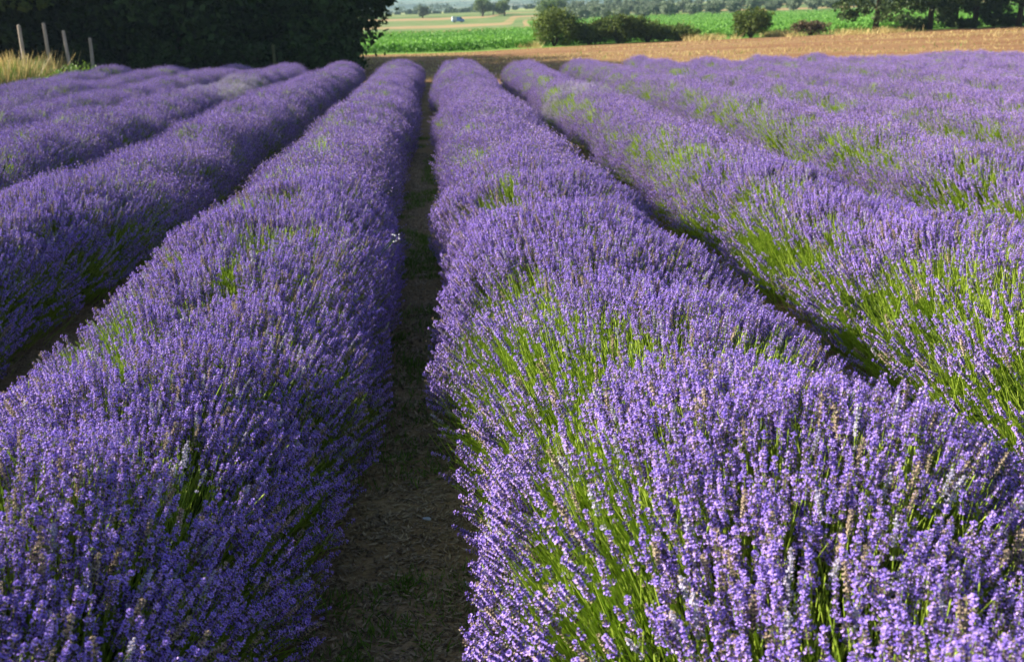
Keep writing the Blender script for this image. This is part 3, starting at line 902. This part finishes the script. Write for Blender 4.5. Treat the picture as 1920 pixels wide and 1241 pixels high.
# trees at the right, with daylight between their trunks
def ft_blobs(seed, base=2.0, top=8.5, w=3.0, skirt=()):
    random.seed(seed)
    bl = []
    for i in range(9):
        a = i * 2.4; q = random.uniform(.2, .75)
        bl.append((math.cos(a) * w * q, math.sin(a) * w * q, (random.uniform(base + .7, top - 1.2) if i > 3 else base + random.uniform(.5, 1.0)), w * .46, w * .46, random.uniform(.8, 1.4)))
    bl.append((0, 0, (base + top) / 2 + .5, w * .8, w * .8, (top - base) * .4))
    bl += list(skirt)
    return bl
ft = [(1640, 66, 1.0, ((-1.6, -.2, 1.6, 1.3, 1.2, .9), (-.8, .3, 1.1, .8, .8, .7), (.7, 0, 1.7, 1.2, 1.0, .6), (-2.3, 0, 2.0, .9, .9, .7)), 'leftmost field tree, its low branches hanging near the ground', (.5, 0)),
      (1742, 67, 1.1, ((.2, 0, 1.7, 1.4, 1.2, .55), (-.9, .3, 1.5, .8, .8, .5)), 'second field tree from the left, with a dark thick trunk', (-.3, 0)),
      (1790, 69, 1.25, ((.3, 0, 1.7, .8, .8, .4),), 'slender field tree between two thicker trunks', (.1, 0)),
      (1825, 67, 1.15, ((.5, 0, 1.75, 1.3, 1.2, .5), (-.6, .2, 1.8, .8, .8, .4)), 'field tree with shrubs beside its trunk on the right', (0, 0)),
      (1908, 66, 1.2, ((-.6, 0, 1.75, 1.2, 1.0, .45), (.8, 0, 1.9, 1.2, 1.0, .5)), 'rightmost field tree with a bare upright trunk', (.0, 0))]
for i, (px, d, base, skirt, lab, lean) in enumerate(ft):
    make_tree('field_tree', lab, 'tree', ft_blobs(60 + i, base, 8.5, 2.6 if i != 2 else 1.8, skirt), 9000, .10, 'field_tree', 7.5, (.15 if i != 2 else .08), on_ground(px, d), 70 + i, 'trees at the edge of the brown field', 8, 2.0, .3, lean, .35)
for i, (px, d, w, h, lab) in enumerate(((1690, 70, 2.0, 1.0, 'dark low shrub behind the leftmost field trees'), (1770, 69.5, 1.5, 1.25, 'round shrub between the trunks of the field trees'),
                                        (1862, 68.5, 2.6, 1.7, 'large dark shrub filling the gap between the last two field trees'), (1715, 67.5, 2.4, .75, 'low dark shrub added for the shade at the foot of the second field tree'), (1800, 67, 2.4, .7, 'low dark shrub added for the shade between the two middle field trees'), (1885, 67, 2.4, .8, 'low dark shrub added for the shade left of the rightmost trunk'))):  # the last three low shrubs are added to darken the hedge and shade band
    make_bush('field_shrub', lab, on_ground(px, d), w, h, 3500, .07, 'field_tree', 860 + i)

# olive grove: rows of grey green trees
olives = []
for i in range(3):
    random.seed(90 + i)
    bl = [(random.uniform(-.5, .5), random.uniform(-.5, .5), random.uniform(.95, 2.0), 1.15, 1.15, .85) for _ in range(6)]
    olives.append(make_tree('olive_tree', 'grey green olive tree standing in the orchard rows', 'tree', bl, 2600, .14, 'olive', 2.2, .13, (0, 0, 0), 90 + i, 'olive trees in the orchard', 4, 1.0, .4, shell=.3, lump=.35))
cnt = 0
for row, d in enumerate((214, 232, 252, 274, 298, 326)):
    xs0 = {0: 1052, 1: 1045, 2: 1040, 3: 1035, 4: 1030, 5: 1030}[row]
    step = 4.3
    p0 = img(xs0, 40, d); p1 = img(1960, 40, d)
    m = int((p1 - p0).length / step)
    for j in range(m + 1):
        q = p0.lerp(p1, j / m)
        x = q.x + random.uniform(-.5, .5); y = q.y + random.uniform(-.8, .8) + 6 * math.sin(j * .12)
        rz = random.uniform(0, 6.28); s = random.uniform(.85, 1.15)
        if random.random() < .06: continue
        loc = (x, y, gz(x, y))
        if cnt < 3:
            t = olives[cnt]; t.location = loc; t.rotation_euler = (0, 0, rz); t.scale = (s, s, s)
        else:
            copy_thing(olives[cnt % 3], loc, rz, s)
        cnt += 1

# single trees further off
def round_blobs(seed, w, h):
    random.seed(seed)
    return [(random.uniform(-.3, .3) * w, random.uniform(-.3, .3) * w, h * random.uniform(.3, .72), w * .36, w * .36, h * .24) for _ in range(7)]
fars = [(906, 300, 5.0, 5.4, 'olive', 'bluish round tree at the left of the distant tree trio'), (905, 285, 3.8, 4.6, 'poplar', None), (925, 300, 4.0, 3.8, 'olive', None),
        (946, 285, 4.2, 5.4, 'poplar', 'rounded pale green tree at the right of the distant tree trio'),
        (793, 290, 2.6, 3.6, 'olive', 'small lone tree in the straw field beside the dark wood'),
        (1022, 205, 4.2, 5.0, 'poplar', 'fresh green tree at the left end of the olive orchard'), (1045, 260, 5.0, 5.4, 'poplar', 'tall green tree rising behind the first orchard row')]
labels = {1: 'brighter green tree standing before the bluish distant tree', 2: 'low dark tree between the two distant round trees'}
for i, (px, d, w, h, m, lab) in enumerate(fars):
    make_tree('distant_tree', lab or labels[i], 'tree', round_blobs(120 + i, w, h), 3500, .17, m, h * .7, .18, on_ground(px, d), 130 + i, 'single trees in the far fields', 5, w * .3, .4, shell=.3, lump=.35)
# far woods that read as one mass
q = []
for (px0, px1, d, hgt) in ((748, 852, 620, 5.0), (870, 1010, 900, 6), (700, 1100, 1300, 8), (1000, 1950, 480, 6), (700, 1000, 460, 2.2)):
    p0 = img(px0, 40, d); p1 = img(px1, 40, d)
    m = max(2, int((p1 - p0).length / (hgt * .75)))
    for j in range(m):
        c = p0.lerp(p1, (j + RNG.random()) / m)
        if RNG.random() < .22: continue
        x, y = c.x, c.y + RNG.normal(0, hgt * 1.5)
        hh = hgt * RNG.uniform(.6, 1.15)
        z = gz(x, y)
        pts = np.array([x, y, z + hh * .5]) + RNG.normal(size=(110, 3)) * np.array([hh * .36, hh * .36, hh * .24])
        q.append(pts)
q = np.concatenate(q)
me = quads_mesh('far_wood', leaf_quads(q, .55, seed=5), [M['field_tree']], RNG.random(len(q)))
tag(link_mesh('far_wood', me), kind='stuff')

# ------------------------------------------------------------------ green crop beyond the brown field, dry grass, tufts
qs = []; ts = []
n = 150000
x = RNG.uniform(-12, 120, n); t = RNG.random(n) ** 1.5
y = edge_brown(x) + 2.5 + t * (edge_green(x) - edge_brown(x) - 4)
dens = vnoise(x / 9, y / 5, 41)
y = np.where(RNG.random(n) < .12, edge_brown(x) + 2.5 + RNG.random(n) * 2, y)
z = ground_z(x, y) + RNG.uniform(.05, .5, n)
crop = quads_mesh('green_crop', leaf_quads(np.stack([x, y, z], -1), .10, normal_bias=np.array([0, 0, .6]), seed=9), [M['crop']],
                  np.clip(.5 + .22 * vnoise(x / 18, y / 5, 42) + RNG.normal(0, .10, n), 0, 1))
tag(link_mesh('green_crop', crop), kind='stuff')

def blade_field(name, centres, mat, h, w, seed, lean=.35):
    rng = np.random.default_rng(seed)
    n = len(centres)
    a = rng.uniform(0, 6.28, n); hh = h * rng.uniform(.4, 1.2, n) * (1 + .45 * vnoise(centres[:, 0] / .5, centres[:, 1] / .6, seed))
    u = np.stack([np.cos(a), np.sin(a), 0 * a], -1) * (w * rng.uniform(.6, 1.3, n))[:, None]
    top = centres + np.stack([rng.normal(0, lean, n) * hh, rng.normal(0, lean, n) * hh, hh], -1)
    v = np.stack([centres - u, centres + u, top + u * .3, top - u * .3], 1)
    o = link_mesh(name, quads_mesh(name, v, [M[mat]], rng.random(n)))
    return tag(o, kind='stuff')
# tall dry grass at the left, round the posts
n = 7000
p0 = np.array(img(-60, 130, 27.5)); p1 = np.array(img(40, 130, 28.5))
f = RNG.random(n)[:, None]
c = p0 * (1 - f) + p1 * f + np.stack([RNG.normal(0, .35, n), RNG.uniform(-.3, 2.6, n), 0 * f[:, 0]], -1)
c[:, 2] = ground_z(c[:, 0], c[:, 1])
q_ = RNG.random(len(c)) < .7
blade_field('dry_grass', c[q_], 'dry', .72, .011, 51)
blade_field('verge_grass', c[~q_], 'grass', .62, .011, 57)
# dry tufts along the field hedge and on the brown field
cs = []
for (px0, px1, d, m) in ((1270, 1370, 66, 1500), (1540, 1690, 65, 1900), (960, 1010, 66, 900), (1440, 1480, 66, 900)):
    a = np.array(img(px0, 60, d)); b_ = np.array(img(px1, 60, d)); f = RNG.random(m)[:, None]
    k = a * (1 - f) + b_ * f; k[:, 1] += RNG.normal(0, 1.3, m); cs.append(k[vnoise(k[:, 0] / .8, k[:, 1] / 1.5, 66) > -.15])
c = np.concatenate(cs); c[:, 2] = ground_z(c[:, 0], c[:, 1])
blade_field('dry_verge', c, 'dry', .30, .018, 52, lean=.6)
n = 30000
x = RNG.uniform(-6, 42, n); y = edge_lav(x) + 1.0 + RNG.random(n) ** 1.3 * 31
k = vnoise(x / 5, y / 1.3, 61) > -.1
x, y = x[k], y[k]
blade_field('stubble', np.stack([x, y, ground_z(x, y)], -1), 'dry', .09, .016, 53, lean=.6)
n = 2200
x = RNG.uniform(-4, 42, n); y = edge_lav(x) + RNG.random(n) * 28
k = vnoise(x / 3, y / 2, 62) > .35
blade_field('field_weeds', np.stack([x, y, ground_z(x, y)], -1)[k], 'grass', .10, .02, 54, lean=.5)

# low green plants on the left margin
for i, (px, py, d, w, h, lab) in enumerate(((140, 128, 28.0, 1.8, .78, 'low bright green cushion plant in front of the third post'),
                                            (95, 133, 27.4, 1.3, .62, 'small green cushion plant beside the yellow dry grass'),
                                            (172, 130, 27.6, 1.3, .62, 'yellow green low plant at the end of the outer lavender row'))):
    make_bush('cushion_plant', lab, on_ground(px, d), w, h, 1600, .03, 'grass', 880 + i, cat='plant')

# ------------------------------------------------------------------ posts
posts = [(40, 29.5, 1.75, .05, 'tall weathered post with a plant at its foot, leftmost of the five'), (88, 30.5, 1.80, .07, 'tall grey post with a reddish top, second from the left'),
         (126, 30.5, 1.58, .11, 'leaning brown post behind the green cushion plant'), (167, 31.5, 1.36, .0, 'short straight grey post in the shade before the dark wood'),
         (512, 33.0, 1.05, .03, 'mossy thin post standing alone below the dark trees')]
for px, d, h, lean, lab in posts:
    x, y, z = on_ground(px, d)
    root = empty('wooden_post', (x, y, z)); tag(root, lab, 'post', 'wooden posts at the edge of the wood')
    b = MB()
    b.tube([(0, 0, -.3), (-lean * .3, 0, h * .3), (-lean * .75, .01, h * .7), (-lean, 0, h), (-lean + .005, 0, h + .02)], [.055, .052, .05, .046, .02], 9, 0, .5)
    b.build('shaft', [M['moss'] if px == 512 else M['post']], root, smooth=False)
# a leafy weed beside the first post
p = on_ground(28, 29.2)
random.seed(5)
weed('tall_weed', p, 7, 'pale leafy weed rising from the dry grass beside the leftmost post', 'weed', leafy=10, h=.95)

# ------------------------------------------------------------------ the far vehicle
x, y, z = on_ground(859, 250)
root = empty('parked_van', (x, y, z), R(8), .72); tag(root, 'tiny white and blue van parked in the far straw field', 'van')
def shell(profile, half, name, mat, parent):
    b = MB(); n = len(profile)
    vs = [(px, -half, pz) for px, pz in profile] + [(px, half, pz) for px, pz in profile]
    fs = [tuple(range(n)), tuple(reversed(range(n, 2 * n)))] + [(i, i + n, (i + 1) % n + n, (i + 1) % n) for i in range(n)]
    b.add(vs, fs); return b.build(name, [M[mat]], parent)
body = shell([(-1.9, .35), (2.0, .35), (2.05, .9), (1.5, 1.05), (.9, 1.75), (-1.85, 1.8), (-1.95, .9)], .82, 'body', 'van_blue', root)
shell([(-2.0, .6), (-.5, .6), (-.55, 1.86), (-1.9, 1.86)], .84, 'cargo_panel', 'van_white', root)
shell([(.55, 1.1), (1.3, 1.1), (.85, 1.62), (.55, 1.62)], .835, 'window', 'glass', root)
for wx in (-1.2, 1.25):
    for wy in (-.78, .78):
        b = MB(); b.tube([(wx, wy - .1, .32), (wx, wy + .1, .32)], [.32, .32], 14); w = b.build('wheel', [M['rubber']], root)
        b = MB(); b.tube([(wx, wy - .11, .32), (wx, wy + .11, .32)], [.17, .17], 10); b.build('rim', [M['van_white']], w)

# ------------------------------------------------------------------ the air
HAZE = 0.00025
if HAZE:
    m, nt, out = mat_new('haze_air')
    v = N(nt, 'ShaderNodeVolumePrincipled')
    v.inputs['Color'].default_value = (0.52, 0.76, 1.0, 1); v.inputs['Density'].default_value = HAZE
    v.inputs['Anisotropy'].default_value = 0.2
    nt.links.new(v.outputs[0], out.inputs['Volume'])
    x0, x1, y0, y1, z0, z1 = -3600, 3600, -70, 4700, -4.0, 260
    me = bpy.data.meshes.new('haze')
    me.from_pydata([(x0, y0, z0), (x1, y0, z0), (x1, y1, z0), (x0, y1, z0), (x0, y0, z1), (x1, y0, z1), (x1, y1, z1), (x0, y1, z1)], [],
                   [(3, 2, 1, 0), (4, 5, 6, 7), (0, 1, 5, 4), (1, 2, 6, 5), (2, 3, 7, 6), (3, 0, 4, 7)])
    me.materials.append(m); me.update()
    tag(link_mesh('haze', me), kind='stuff')
